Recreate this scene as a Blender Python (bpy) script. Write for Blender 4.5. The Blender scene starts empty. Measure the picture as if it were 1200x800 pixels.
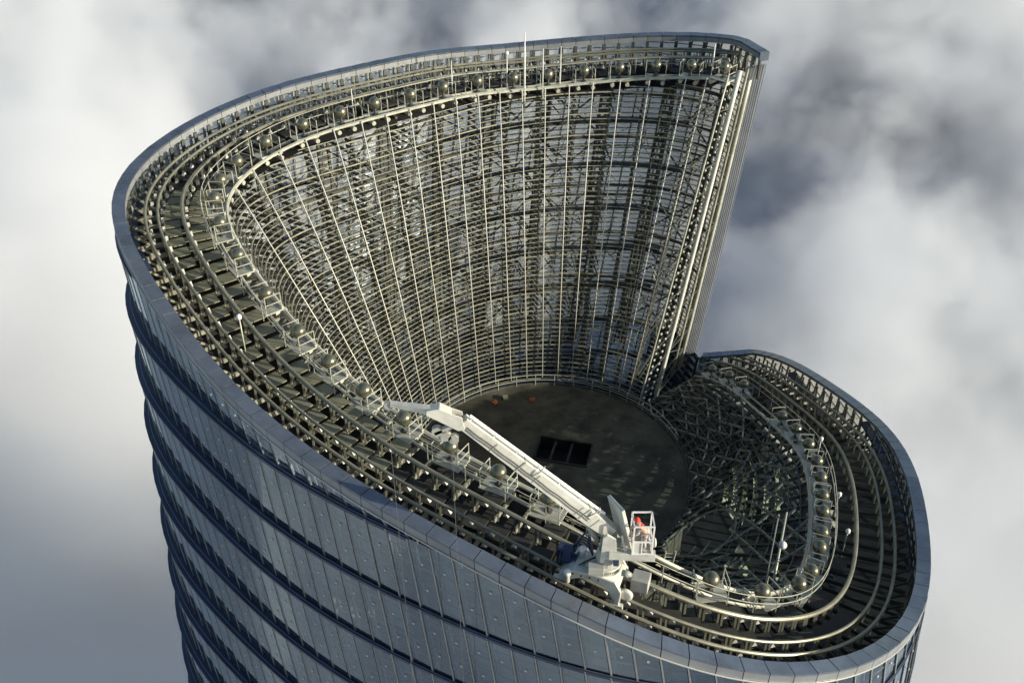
import bpy, math, random
import numpy as np
from mathutils import Vector, Matrix
random.seed(7); rng = np.random.default_rng(7)
R = math.radians

# ------------------------------------------------------------------ camera, world, sun, exposure
sc = bpy.context.scene
COL = sc.collection
TH, FPX, CD, ROLL = 0.6056, 1142.44, 68.0009, 0.0014
cd = bpy.data.cameras.new('camera'); cam = bpy.data.objects.new('camera', cd); COL.objects.link(cam)
cd.sensor_width = 36.0; cd.lens = 36.0 * FPX / 1200.0; cd.clip_start = 0.5; cd.clip_end = 30000
cam.location = (0, -CD * math.cos(TH), CD * math.sin(TH))
cam.rotation_euler = (Matrix.Rotation(math.pi / 2 - TH, 3, 'X') @ Matrix.Rotation(-ROLL, 3, 'Z')).to_euler()
sc.camera = cam

SUN_AZ, SUN_EL = -18.0, 13.4          # azimuth from +X counterclockwise, elevation
sv = Vector((math.cos(R(SUN_EL)) * math.cos(R(SUN_AZ)), math.cos(R(SUN_EL)) * math.sin(R(SUN_AZ)), math.sin(R(SUN_EL))))
w = bpy.data.worlds.new('World'); sc.world = w; w.use_nodes = True
wn = w.node_tree.nodes; wl = w.node_tree.links
sky = wn.new('ShaderNodeTexSky'); sky.sky_type = 'NISHITA'; sky.sun_disc = False
sky.sun_elevation = R(SUN_EL); sky.sun_rotation = R(90.0 - SUN_AZ)
sky.altitude = 600; sky.dust_density = 1.5
wl.new(sky.outputs[0], wn['Background'].inputs[0]); wn['Background'].inputs[1].default_value = 0.115
ld = bpy.data.lights.new('sun', 'SUN'); ld.energy = 5.0; ld.angle = R(0.6); ld.color = (1.0, 0.93, 0.76)
lo = bpy.data.objects.new('sun', ld); COL.objects.link(lo); lo.rotation_euler = sv.to_track_quat('Z', 'Y').to_euler()
sc.view_settings.view_transform = 'Standard'; sc.view_settings.look = 'None'
sc.view_settings.exposure = 0.40; sc.view_settings.gamma = 1.0; sc.view_settings.use_curve_mapping = False

# ------------------------------------------------------------------ materials
def mat(name, col, rough=0.5, metal=0.0, var=0.0, vscale=1.5, bump=0.0, bscale=6.0, coat=0.0, spec=0.5):
    m = bpy.data.materials.new(name); m.use_nodes = True
    n, l = m.node_tree.nodes, m.node_tree.links; b = n['Principled BSDF']
    b.inputs['Base Color'].default_value = (*col, 1); b.inputs['Roughness'].default_value = rough
    b.inputs['Metallic'].default_value = metal; b.inputs['Coat Weight'].default_value = coat
    b.inputs['Specular IOR Level'].default_value = spec
    if var or bump:
        tc = n.new('ShaderNodeTexCoord')
    if var:
        t = n.new('ShaderNodeTexNoise'); t.inputs['Scale'].default_value = vscale; t.inputs['Detail'].default_value = 8
        t.inputs['Roughness'].default_value = 0.65
        l.new(tc.outputs['Object'], t.inputs['Vector'])
        r = n.new('ShaderNodeValToRGB')
        r.color_ramp.elements[0].position = 0.3; r.color_ramp.elements[1].position = 0.7
        r.color_ramp.elements[0].color = (*[c * (1 - var) for c in col], 1)
        r.color_ramp.elements[1].color = (*[min(1, c * (1 + var)) for c in col], 1)
        l.new(t.outputs[0], r.inputs[0]); l.new(r.outputs[0], b.inputs['Base Color'])
        mr = n.new('ShaderNodeMapRange'); mr.inputs[3].default_value = max(.02, rough - .12); mr.inputs[4].default_value = min(1, rough + .15)
        l.new(t.outputs[0], mr.inputs[0]); l.new(mr.outputs[0], b.inputs['Roughness'])
    if bump:
        t2 = n.new('ShaderNodeTexNoise'); t2.inputs['Scale'].default_value = bscale; t2.inputs['Detail'].default_value = 4
        l.new(tc.outputs['Object'], t2.inputs['Vector'])
        bm_ = n.new('ShaderNodeBump'); bm_.inputs['Strength'].default_value = bump; bm_.inputs['Distance'].default_value = 0.05
        l.new(t2.outputs[0], bm_.inputs['Height']); l.new(bm_.outputs[0], b.inputs['Normal'])
    return m

def glass_mat(name, tint, refl, rough, base, film=(.30, .33, .36), f0=0.0, f1=.03):
    m = bpy.data.materials.new(name); m.use_nodes = True
    n, l = m.node_tree.nodes, m.node_tree.links
    n.remove(n['Principled BSDF']); out = n['Material Output']
    tr = n.new('ShaderNodeBsdfTransparent'); tr.inputs[0].default_value = (*tint, 1)
    gl = n.new('ShaderNodeBsdfGlossy'); gl.inputs[0].default_value = (*refl, 1); gl.inputs[1].default_value = rough
    fr = n.new('ShaderNodeFresnel'); fr.inputs[0].default_value = 1.55
    ad = n.new('ShaderNodeMath'); ad.operation = 'ADD'; ad.inputs[1].default_value = base; ad.use_clamp = True
    mx = n.new('ShaderNodeMixShader')
    l.new(fr.outputs[0], ad.inputs[0]); l.new(ad.outputs[0], mx.inputs[0]); l.new(tr.outputs[0], mx.inputs[1]); l.new(gl.outputs[0], mx.inputs[2])
    # thin dust film on the panes
    df = n.new('ShaderNodeBsdfDiffuse'); df.inputs[0].default_value = (*film, 1)
    tc = n.new('ShaderNodeTexCoord'); t = n.new('ShaderNodeTexNoise'); t.inputs['Scale'].default_value = .35; t.inputs['Detail'].default_value = 7
    l.new(tc.outputs['Object'], t.inputs['Vector'])
    mr = n.new('ShaderNodeMapRange'); mr.inputs[1].default_value = .3; mr.inputs[2].default_value = .75; mr.inputs[3].default_value = f0; mr.inputs[4].default_value = f1
    l.new(t.outputs[0], mr.inputs[0])
    if f0 > 0:          # ceramic frit: lets light through as well as catching it
        td = n.new('ShaderNodeBsdfTranslucent'); td.inputs[0].default_value = (*film, 1); m3 = n.new('ShaderNodeMixShader'); m3.inputs[0].default_value = .5
        l.new(df.outputs[0], m3.inputs[1]); l.new(td.outputs[0], m3.inputs[2]); film_out = m3.outputs[0]
    else: film_out = df.outputs[0]
    mx2 = n.new('ShaderNodeMixShader'); l.new(mr.outputs[0], mx2.inputs[0]); l.new(mx.outputs[0], mx2.inputs[1]); l.new(film_out, mx2.inputs[2])
    l.new(mx2.outputs[0], out.inputs[0])
    return m

M = {}
M['glass'] = glass_mat('curtain_glass', (.56, .68, .78), (.74, .88, 1.0), .05, .17)
M['crown_glass'] = glass_mat('crown_fritted_glass', (.74, .78, .80), (.74, .88, 1.0), .08, .06, (.70, .71, .67), .34, .60)
M['blind'] = mat('room_blind', (.34, .35, .34), .8, 0, .3, .6)
M['fin'] = mat('mullion_aluminium', (.33, .345, .34), .4, .6, .2, .8)
M['joint'] = mat('dark_gasket', (.02, .022, .026), .6)
M['ledge'] = mat('ledge_metal', (.045, .06, .105), .42, .3, .3, .4)
M['ledge_edge'] = mat('ledge_trim', (.22, .25, .30), .35, .6)
M['coping'] = mat('coping_metal', (.175, .205, .25), .28, .6, .30, .45)
M['fascia'] = mat('fascia_metal', (.27, .285, .30), .42, .35, .18, .5)
M['trim'] = mat('fascia_trim', (.62, .62, .58), .35, .4)
M['stud'] = mat('stud_white', (.55, .56, .55), .4)
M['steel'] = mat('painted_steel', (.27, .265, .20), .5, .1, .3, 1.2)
M['steel_dark'] = mat('dark_steel', (.075, .08, .07), .55, .2, .35, 1.0)
M['tube'] = mat('pale_tube', (.46, .46, .38), .42, .2, .22, 1.5)
M['rod'] = mat('white_rod', (.60, .60, .54), .4, 0, .1, 2)
M['rail'] = mat('rail_steel', (.23, .225, .17), .42, .35, .3, .8)
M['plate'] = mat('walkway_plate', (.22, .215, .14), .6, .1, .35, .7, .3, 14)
M['void'] = mat('void_shade_dark', (.022, .021, .020), .8, 0, .4, .6)
M['grate'] = mat('shade_dark_grating', (.05, .048, .04), .75, .2, .4, .8)  # grating colour, reused as painted shade on brackets and plates
M['girt'] = mat('girt_steel', (.32, .31, .23), .5, .15, .3, 1.2)
M['clad'] = mat('end_cladding_metal', (.34, .37, .42), .34, .5, .12, .5)
M['sunlit_louvre'] = mat('sunlit_olive_louvre', (.46, .45, .28), .55, .1, .25, 1.2)  # paler copy of the plate olive, sunlight put into the colour
M['clip'] = mat('clip_white', (.52, .51, .45), .5)
M['deck'] = mat('deck_membrane', (.088, .081, .054), .85, 0, .6, .5, .5, 2.5)
M['pit'] = mat('pit_dark', (.012, .012, .012), .9)
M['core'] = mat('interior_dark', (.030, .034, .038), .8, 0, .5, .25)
M['globe'] = mat('globe_metal', (.21, .205, .14), .27, .7, .15, 2, coat=.5)
M['crane'] = mat('crane_paint', (.62, .61, .54), .42, .05, .20, 1.1, .2, 5)
M['crane_grey'] = mat('crane_grey', (.40, .40, .36), .5, .1, .18, 1.8)
M['shade_blue'] = mat('winch_shade_blue', (.03, .045, .095), .5, .1, .3, 2)  # shade on the crane's left side put into the winch colour
M['black'] = mat('rubber_black', (.015, .015, .016), .5)
M['cable'] = mat('wire_rope', (.16, .16, .16), .5, .5)
M['red'] = mat('red_cloth', (.62, .05, .03), .8, 0, .2, 8)
M['pale_cloth'] = mat('pale_cloth', (.55, .48, .47), .85, 0, .15, 8)
M['skin'] = mat('skin_tone', (.52, .33, .24), .6)
M['orange'] = mat('orange_rust', (.36, .12, .04), .7, 0, .2, 4)
M['white'] = mat('white_paint', (.80, .80, .77), .35)

# ------------------------------------------------------------------ mesh builder
class MB:
    def __init__(s): s.v = []; s.f = []
    def add(s, vs, fs):
        o = len(s.v); s.v.extend([tuple(float(c) for c in v) for v in vs]); s.f.extend([tuple(i + o for i in f) for f in fs]); return s
    def hexa(s, b, t):  # bottom 4, top 4
        return s.add(list(b) + list(t), [(3, 2, 1, 0), (4, 5, 6, 7), (0, 1, 5, 4), (1, 2, 6, 5), (2, 3, 7, 6), (3, 0, 4, 7)])
    def box(s, c, x, y, z, hx, hy, hz):
        c, x, y, z = (np.array(q, float) for q in (c, x, y, z)); x = x * hx; y = y * hy; z = z * hz
        return s.hexa([c - x - y - z, c + x - y - z, c + x + y - z, c - x + y - z], [c - x - y + z, c + x - y + z, c + x + y + z, c - x + y + z])
    def beam(s, a, b, wd, ht, up=(0, 0, 1)):
        a = np.array(a, float); b = np.array(b, float); d = b - a; L = np.linalg.norm(d)
        if L < 1e-6: return s
        d /= L; u = np.array(up, float); x = np.cross(d, u)
        if np.linalg.norm(x) < 1e-4: x = np.cross(d, (1, 0, 0))
        x /= np.linalg.norm(x); u = np.cross(x, d)
        return s.box((a + b) / 2, d, x, u, L / 2, wd / 2, ht / 2)
    def tube(s, pts, r, n=6, closed=False, cap=True):
        P = np.array(pts, float); k = len(P)
        if k < 2: return s
        T = np.empty_like(P); T[1:-1] = P[2:] - P[:-2]; T[0] = P[1] - P[0]; T[-1] = P[-1] - P[-2]
        if closed: T[0] = P[1] - P[-1]; T[-1] = P[0] - P[-2]
        T /= np.linalg.norm(T, axis=1)[:, None] + 1e-9
        up = np.tile(np.array([0, 0, 1.0]), (k, 1)); bad = abs(T[:, 2]) > .95; up[bad] = (1, 0, 0) if not bad.all() else (0, 1, 0)
        if bad.any() and not bad.all(): up[:] = (0.31, 0.95, 0.05)
        X = np.cross(T, up); X /= np.linalg.norm(X, axis=1)[:, None] + 1e-9; U = np.cross(X, T)
        rr = np.broadcast_to(np.array(r, float), (k,))
        a = np.arange(n) * 2 * np.pi / n + np.pi / n
        ring = P[:, None] + rr[:, None, None] * (np.cos(a)[None, :, None] * X[:, None] + np.sin(a)[None, :, None] * U[:, None])
        fs = []
        for i in range(k if closed else k - 1):
            j = (i + 1) % k
            for q in range(n):
                q2 = (q + 1) % n; fs.append((i * n + q, i * n + q2, j * n + q2, j * n + q))
        if cap and not closed: fs.append(tuple(range(n))[::-1]); fs.append(tuple((k - 1) * n + q for q in range(n)))
        return s.add(ring.reshape(-1, 3), fs)
    def lathe(s, c, prof, n=20, ax=(0, 0, 1)):  # prof: list of (radius, height)
        ax = np.array(ax, float); ax /= np.linalg.norm(ax); x = np.cross(ax, (0, 0, 1) if abs(ax[2]) < .9 else (1, 0, 0)); x /= np.linalg.norm(x); y = np.cross(ax, x)
        c = np.array(c, float); a = np.arange(n) * 2 * np.pi / n; vs = []; fs = []
        for r, h in prof:
            for t in a: vs.append(c + ax * h + r * (np.cos(t) * x + np.sin(t) * y))
        for i in range(len(prof) - 1):
            for q in range(n):
                q2 = (q + 1) % n; fs.append((i * n + q, i * n + q2, (i + 1) * n + q2, (i + 1) * n + q))
        fs.append(tuple(range(n))[::-1]); fs.append(tuple((len(prof) - 1) * n + q for q in range(n)))
        return s.add(vs, fs)
    def sphere(s, c, r, nu=20, nv=12, sz=1.0):
        return s.lathe(c, [(max(1e-4, r * math.sin(math.pi * i / nv)), -r * sz * math.cos(math.pi * i / nv)) for i in range(nv + 1)], nu)
    def strip(s, A, B):  # quad strip between two polylines
        k = len(A); return s.add(list(A) + list(B), [(i, i + 1, k + i + 1, k + i) for i in range(k - 1)])
    def prism(s, poly, o, x, y, z, depth):  # poly in (x,y) extruded along z by depth centred
        o, x, y, z = (np.array(q, float) for q in (o, x, y, z)); n = len(poly)
        a = [o + p[0] * x + p[1] * y - z * depth / 2 for p in poly]; b = [q + z * depth for q in a]
        return s.add(a + b, [tuple(range(n))[::-1], tuple(range(n, 2 * n))] + [(i, (i + 1) % n, n + (i + 1) % n, n + i) for i in range(n)])
    def build(s, name, m, parent=None, smooth=False, bevel=0):
        me = bpy.data.meshes.new(name); me.from_pydata(s.v, [], s.f); me.materials.append(m)
        if smooth:
            me.polygons.foreach_set('use_smooth', [True] * len(me.polygons))
        me.update()
        o = bpy.data.objects.new(name, me); COL.objects.link(o)
        if parent:
            o.parent = parent; o.matrix_parent_inverse = Matrix.Translation(parent_loc(parent)).inverted()
        if bevel:
            b = o.modifiers.new('bevel', 'BEVEL'); b.width = bevel; b.segments = 2; b.limit_method = 'ANGLE'
        return o

def parent_loc(p):
    return Vector(p.location) if p.parent is None else Vector((0, 0, 0))
def thing(name, label, cat, loc=(0, 0, 0), group=None):
    o = bpy.data.objects.new(name, None); COL.objects.link(o); o.location = loc
    o['label'] = label; o['category'] = cat
    if group: o['group'] = group
    return o
def tag(o, label, cat, group=None):
    o['label'] = label; o['category'] = cat
    if group: o['group'] = group
    return o

def many(name, mbs, m, parent, cap=100, smooth=False):
    """each piece a part of its own; what goes past the cap is one further part"""
    for q in mbs[:cap]: q.build(name, m, parent, smooth)
    if len(mbs) > cap:
        r = MB()
        for q in mbs[cap:]: r.add(q.v, q.f)
        r.build(name, m, parent, smooth)['kind'] = 'stuff'
# ------------------------------------------------------------------ tower geometry (metres)
CX, RR, TAPER, TAU = 3.0275, 26.5678, .00197, .0043
FC = dict(c2=-.03563, s2=-.00205, c3=-.09688, s3=.00759, c4=.01245, s4=-.00171, c6=.01241, s6=-.01055)
PT, KA, KC = .88986, -.12345, .88886
Z1, GAP_Z = 5.40, 4.5                        # ledge datum, storey height
FX, FY, RF, ZF = 2.951, 3.647, 11.35, -15.14 # round roof deck
HK = np.array([14.132, 13.209, 12.765, 13.31, 13.296, 12.085, 11.154, 8.692, 7.032, 5.227, 1.064, -2.827, -4.675, -7.559, -11.359, -16.624])
def hrim(s):
    s = np.asarray(s, float); k = HK; n = len(k); x = np.clip(s, 0, 1) * (n - 1); i = np.clip(x.astype(int), 0, n - 2); t = x - i
    kk = np.concatenate([[2 * k[0] - k[1]], k, [2 * k[-1] - k[-2]]]); p0, p1, p2, p3 = kk[i], kk[i + 1], kk[i + 2], kk[i + 3]
    return .5 * (2 * p1 + (p2 - p0) * t + (2 * p0 - 5 * p1 + 4 * p2 - p3) * t * t + (3 * p1 - p0 - 3 * p2 + p3) * t ** 3)
def plan(phi, z, kink=True):
    phi = np.asarray(phi, float); z = np.broadcast_to(np.asarray(z, float), phi.shape); a = phi + TAU * z
    f = 1 + sum(FC['c%d' % k] * np.cos(k * a) + FC['s%d' % k] * np.sin(k * a) for k in (2, 3, 4, 6))
    if kink:
        d = (a - KC + np.pi) % (2 * np.pi) - np.pi; f = f + KA * np.exp(-np.abs(d) / .12)
    r = RR * (1 - TAPER * z) * f
    return np.stack([CX + r * np.cos(phi), r * np.sin(phi), z], -1)
def phi_s(s, z): return PT - TAU * np.asarray(z, float) + np.asarray(s, float) * 2 * np.pi
S_C0, S_C1 = .024, .9723       # the two facet corners either side of the notch
def base(s, z, kink=True):
    c = plan(phi_s(s, z), z, kink)
    if kink:
        for sc_, se in ((S_C0, 0.0), (S_C1, 1.0)):
            w_ = (s - se) / (sc_ - se); k = (w_ < 1)
            if k.any():
                q0, q1 = plan(phi_s(np.full_like(s, se), z), z), plan(phi_s(np.full_like(s, sc_), z), z)
                c[k] = (q0 + (q1 - q0) * w_[..., None])[k]
    return c
def skin(s, z, inset=0.0, kink=True):
    """point of the outer face at ring station s and height z, moved inwards by inset"""
    s = np.asarray(s, float); z = np.broadcast_to(np.asarray(z, float), s.shape).copy(); c = base(s, z, kink)
    ins = np.broadcast_to(np.asarray(inset, float), s.shape)
    if kink: ins = ins - .55 * np.clip(np.where(s < S_C0, s / S_C0, 1 - (s - S_C0) / .06), 0, 1)
    a = base(s + 1.6e-4, z, kink); b = base(s - 1.6e-4, z, kink); t = (a - b)[..., :2]; t = t / np.linalg.norm(t, axis=-1)[..., None]
    c[..., :2] += np.stack([-t[..., 1], t[..., 0]], -1) * ins[..., None]
    return c
def ringp(s, off, dz):
    """point of the crown ring: inset off from the parapet edge and dz below it"""
    s = np.asarray(s, float)
    q = skin(s, hrim(s), off, kink=(off < 1.3)); q[..., 2] -= dz; return q
# even panel division round the parapet
_S = np.linspace(0, 1, 6001); _P = skin(_S, hrim(_S), 0, False); _L = np.concatenate([[0], np.cumsum(np.linalg.norm(np.diff(_P[:, :2], axis=0), axis=1))])
NP = 138
SB = np.interp(np.linspace(0, _L[-1], NP + 1), _L, _S); SM = (SB[1:] + SB[:-1]) / 2
def svals(a, b, n): return np.linspace(a, b, n)

tower = thing('skyscraper', 'twisting glass skyscraper with an open spiral steel crown rising through cloud', 'skyscraper', (CX, 0, -120.0))

def fd(s):     # depth of the closed fascia under the coping: shallower along the low right hand side
    s = np.asarray(s, float); t = np.clip((s - .70) / .05, 0, 1); return .66 - .20 * t * t * (3 - 2 * t)
# --- storeys of curtain wall
def estep(s, z):   # how far the glass stands behind the ledge above/below it
    ph = np.degrees(phi_s(s, z)) % 360
    return .09 + .46 * np.exp(-((ph - 185) / 45.0) ** 2)
K0, K1 = -2, 22
jit = rng.normal(0, .008, (60, NP, 4))
for k in range(K0, K1):
    zt, zb = Z1 - GAP_Z * k, Z1 - GAP_Z * (k + 1)
    g, gc, gr, fn, jn, bd, st = MB(), MB(), MB(), MB(), MB(), MB(), MB(); any_ = False; lip = []
    detail = zb > -50
    for j in range(NP):
        s0, s1 = SB[j], SB[j + 1]; sm = SM[j]
        t0 = min(zt, hrim(s0) - fd(s0) - .02); t1 = min(zt, hrim(s1) - fd(s1) - .02)
        if j < 2 and zb > -18: continue
        if max(t0, t1) < zb + .05: continue
        t0 = max(t0, zb + .02); t1 = max(t1, zb + .02); any_ = True
        full = t0 > zt - .01 and t1 > zt - .01
        zr = np.array([min(zt, hrim(s0)), min(zt, hrim(s1))])
        P = skin(np.array([s0, s1]), zr, .03); PB = skin(np.array([s0, s1]), zb, estep(np.array([s0, s1]), zb))
        a, b = P; a2, b2 = PB; nrm = np.cross(b - a, (0, 0, 1)); nrm[2] = 0; nrm /= np.linalg.norm(nrm)
        if np.dot(nrm[:2], P[0, :2] - np.array([CX, 0])) < 0: nrm = -nrm
        qd = [np.array([a2[0], a2[1], zb]), np.array([b2[0], b2[1], zb]), np.array([b[0], b[1], t1]), np.array([a[0], a[1], t0])]
        tan = (b - a); tan[2] = 0; wd = np.linalg.norm(tan); tan /= wd
        jj = jit[k + 3, j]
        qd = [q + nrm * d for q, d in zip(qd, jj)]
        qd[0] = qd[0] + tan * .03; qd[3] = qd[3] + tan * .03; qd[1] = qd[1] - tan * .03; qd[2] = qd[2] - tan * .03
        (gc if sm < .37 and zb > -18 else gr if (.855 < sm < .985 and zb > -24) else g).add(qd, [(0, 1, 2, 3)])
        if .36 < sm < .72 and zb > -50 and rng.random() < .55:      # blinds and linings standing behind some panes
            f_ = rng.choice([.35, .6, 1.0]); o_ = -nrm * .32; q3 = qd[3] + (qd[0] - qd[3]) * f_; q2 = qd[2] + (qd[1] - qd[2]) * f_
            bd.add([q3 + o_, q2 + o_, qd[2] + o_, qd[3] + o_], [(0, 1, 2, 3)])
        # mullion with a shallow outer fin, and the transoms behind the pane
        pr_ = .04 if sm > .545 else .085; fn.beam(np.array([a2[0], a2[1], zb]) - nrm * pr_, np.array([a[0], a[1], t0]) - nrm * pr_, .07, .20, nrm)
        if .36 < sm < .72 and zb > -50: fn.beam(np.array([a2[0], a2[1], zb]) - nrm * .22 + tan * .19, np.array([a[0], a[1], t0]) - nrm * .22 + tan * .19, .17, .05, nrm)
        jn.beam(np.array([a2[0], a2[1], zb]) - nrm * .07 - tan * .055, np.array([a[0], a[1], t0]) - nrm * .07 - tan * .055, .05, .20, nrm)
        if detail:
            nt = 9 if sm < .37 and zb > -18 else 5
            for q in range(nt):
                zz = zb + (q + .02) * (GAP_Z / nt)
                if zz < min(t0, t1) - .1:
                    w_z = (zz - zb) / GAP_Z; m_ = ((a + b) * w_z + (a2 + b2) * (1 - w_z)) / 2; fn.box((m_[0] - nrm[0] * .10, m_[1] - nrm[1] * .10, zz), tan, nrm, (0, 0, 1), wd / 2 - .05, .05, .03)
            for q in (.33, .70):
                zz = zb + q * GAP_Z
                if zz < min(t0, t1) - .2 and .44 < sm < .99:
                    w_z = (zz - zb) / max(t0 - zb, .1); m_ = ((a + b) * w_z + (a2 + b2) * (1 - w_z)) / 2; st.box((m_[0] + nrm[0] * .02, m_[1] + nrm[1] * .02, zz), tan, nrm, (0, 0, 1), .055, .02, .055)
    if not any_: continue
    go = g.build('storey_glazing', M['glass'], tower) if g.v else None
    for q in (gc, gr):
        if q.v: gco = q.build('crown_glazing', M['crown_glass'], tower); go = go or gco
    fn.build('mullion_grid', M['fin'], go); jn.build('joint_grid', M['joint'], go)
    if bd.v: bd.build('blinds', M['blind'], go)
    if st.v: st.build('glass_stud_grid', M['stud'], go)
    # ledge ring at the top of this storey, wherever the wall above it exists
    segs = []; cur = []
    for j in range(NP + 1):
        if hrim(SB[j]) - .85 > zt and (j > 5 or zt < -18): cur.append(SB[j])
        else:
            if len(cur) > 2: segs.append(cur)
            cur = []
    if len(cur) > 2: segs.append(cur)
    for sg in segs:
        ss = np.array(sg); e = estep(ss, zt)
        out = skin(ss, zt, -.03); inn = skin(ss, zt, e + .75)
        L1 = MB(); up = np.array([0, 0, .02]); dn = np.array([0, 0, -.16])
        L1.strip(out + up, inn + up); L1.strip(out + up, out + dn); L1.strip(inn + dn, out + dn)
        lo_ = L1.build('ledge', M['ledge'], tower)
        md = skin(ss, zt, e * .55 - .02); MB().tube(md + np.array([0, 0, .05]), .03, 4).build('ledge_trim', M['ledge_edge'], lo_)

# --- dark rooms behind the lower glazing: a core wall and floor slabs
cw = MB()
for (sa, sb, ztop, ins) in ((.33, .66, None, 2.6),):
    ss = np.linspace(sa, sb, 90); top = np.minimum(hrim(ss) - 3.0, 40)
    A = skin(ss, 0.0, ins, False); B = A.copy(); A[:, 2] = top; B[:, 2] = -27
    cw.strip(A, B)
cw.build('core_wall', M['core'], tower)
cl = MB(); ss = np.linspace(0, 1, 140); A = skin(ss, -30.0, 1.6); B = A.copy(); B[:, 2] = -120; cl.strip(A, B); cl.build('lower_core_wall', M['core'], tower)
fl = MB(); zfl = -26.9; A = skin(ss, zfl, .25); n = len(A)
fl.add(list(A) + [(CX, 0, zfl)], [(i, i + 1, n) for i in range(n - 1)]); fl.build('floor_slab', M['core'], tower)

# --- parapet: coping panels, fascia panels, inner fascia, trim, posts
def stepbox(mb, sa, sb, o0, o1, d0, d1, follow=True):
    """a closed block between two stations of the ring: insets o0..o1, depths d0 (top) .. d1 (bottom) below the rim"""
    if follow:
        b = [ringp(sa, o0, d1), ringp(sb, o0, d1), ringp(sb, o1, d1), ringp(sa, o1, d1)]
        t = [ringp(sa, o0, d0), ringp(sb, o0, d0), ringp(sb, o1, d0), ringp(sa, o1, d0)]
    else:
        h = float(hrim((sa + sb) / 2)); b = []; t = []
        for (s_, o_) in ((sa, o0), (sb, o0), (sb, o1), (sa, o1)):
            q = ringp(s_, o_, 0); b.append((q[0], q[1], h - d1)); t.append((q[0], q[1], h - d0))
    mb.hexa(b, t)
S_A, S_B, CW = .002, .998, .76
cp, fs_, fi, tr, po = MB(), MB(), MB(), MB(), []
for j in range(NP):
    sa, sb = max(SB[j], S_A), min(SB[j + 1], S_B); e = (sb - sa) * .017
    tilt = rng.normal(0, .011)
    b = [ringp(sa + e, .0, .10), ringp(sb - e, .0, .10), ringp(sb - e, CW, .16), ringp(sa + e, CW, .16)]
    t = [ringp(sa + e, .0, .0 + tilt), ringp(sb - e, .0, .0 - tilt), ringp(sb - e, CW, .06 - tilt), ringp(sa + e, CW, .06 + tilt)]
    cp.hexa(b, t)
    fa, fb = fd(sa + e), fd(sb - e)
    b = [ringp(sa + e, .02, fa), ringp(sb - e, .02, fb), ringp(sb - e, .10, fb), ringp(sa + e, .10, fa)]
    t = [ringp(sa + e, .0, .13), ringp(sb - e, .0, .13), ringp(sb - e, .10, .13), ringp(sa + e, .10, .13)]
    fs_.hexa(b, t)
    stepbox(fi, sa + e, sb - e, .69, .745, .19, .55 - .22 * (.66 - fa) / .2)
    q = ringp(sa, .74, .6); n_ = ringp(sa, 1.04, .6) - q; n_[2] = 0; n_ /= np.linalg.norm(n_); tn = np.array([-n_[1], n_[0], 0])
    po.append(MB().box(q + np.array([0, 0, -.75]), n_, tn, (0, 0, 1), *((.07, .13) if SM[j] < .68 else (.045, .07)), .75))
par = cp.build('parapet_coping', M['coping'], tower)
fs_.build('fascia', M['fascia'], par); fi.build('inner_fascia', M['fascia'], par)
ss = np.linspace(S_A, S_B, 420); tr.tube(ringp(ss, -.01, 0) - np.stack([0 * ss, 0 * ss, fd(ss) + .03], -1), .035, 4).build('fascia_trim', M['trim'], par)
many('parapet_post', po, M['steel_dark'], par)
bk = MB(); bk.strip(ringp(ss, .12, .14), ringp(ss, .12, 0) - np.stack([0 * ss, 0 * ss, fd(ss) - .02], -1)); bk.strip(ringp(ss, .12, .165), ringp(ss, .68, .20)); bk.build('coping_gasket', M['joint'], par)
# end caps of the coping at the notch
for s_ in (S_A, S_B):
    e = .0012 if s_ < .5 else -.0012; ec = MB()
    stepbox(ec, min(s_, s_ + e), max(s_, s_ + e), -.01, .78, -.01, .70); ec.build('coping_end', M['coping'], par)

# --- near-black sheet painted as the shade of the void, radial brackets, stepped walkway plates
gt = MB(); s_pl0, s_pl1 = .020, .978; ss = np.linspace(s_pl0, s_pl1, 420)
sg_ = np.linspace(s_pl0, .62, 300); gt.strip(ringp(sg_, .35, 2.45), ringp(sg_, 6.5, 2.45)); sg_ = np.linspace(.62, s_pl1, 200); gt.strip(ringp(sg_, .35, 3.5), ringp(sg_, 4.6, 3.5)); gt.build('void_floor', M['void'], tower)
br, br_shade, p1, p2, pd = [], [], [], [], []
order = sorted(range(1, NP - 1), key=lambda j: abs(SM[j] - .46))
for j in order:
    sa, sb = SB[j], SB[j + 1]
    if sa < s_pl0 or sb > s_pl1: continue
    q = MB().beam(ringp(sa, .9, 1.95), ringp(sa, 6.2, 1.95), .12, .26)
    q.beam(ringp(sa, 1.0, 1.1), ringp(sa, 1.75, 1.8), .10, .12); br.append(q)
    if SM[j] > .60 or SM[j] < .24: br_shade.append(q)  # brackets on the shaded stretches get near-black, shade put into their colour
    e = (sb - sa) * .03; lit = .35 < SM[j] < .537  # sunlit stretch keeps plate olive, other plates are painted shade-dark
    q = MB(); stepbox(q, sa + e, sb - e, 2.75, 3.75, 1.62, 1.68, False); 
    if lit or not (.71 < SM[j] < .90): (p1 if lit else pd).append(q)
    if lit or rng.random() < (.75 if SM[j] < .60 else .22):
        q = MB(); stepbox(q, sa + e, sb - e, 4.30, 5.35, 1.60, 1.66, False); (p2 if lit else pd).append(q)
many('radial_bracket', [q for q in br if q not in br_shade], M['steel'], tower); many('radial_bracket', br_shade, M['grate'], tower); many('track_plate', p1, M['plate'], tower); many('walkway_plate', p2, M['plate'], tower); many('shade_dark_grating', pd, M['grate'], tower)

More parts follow.
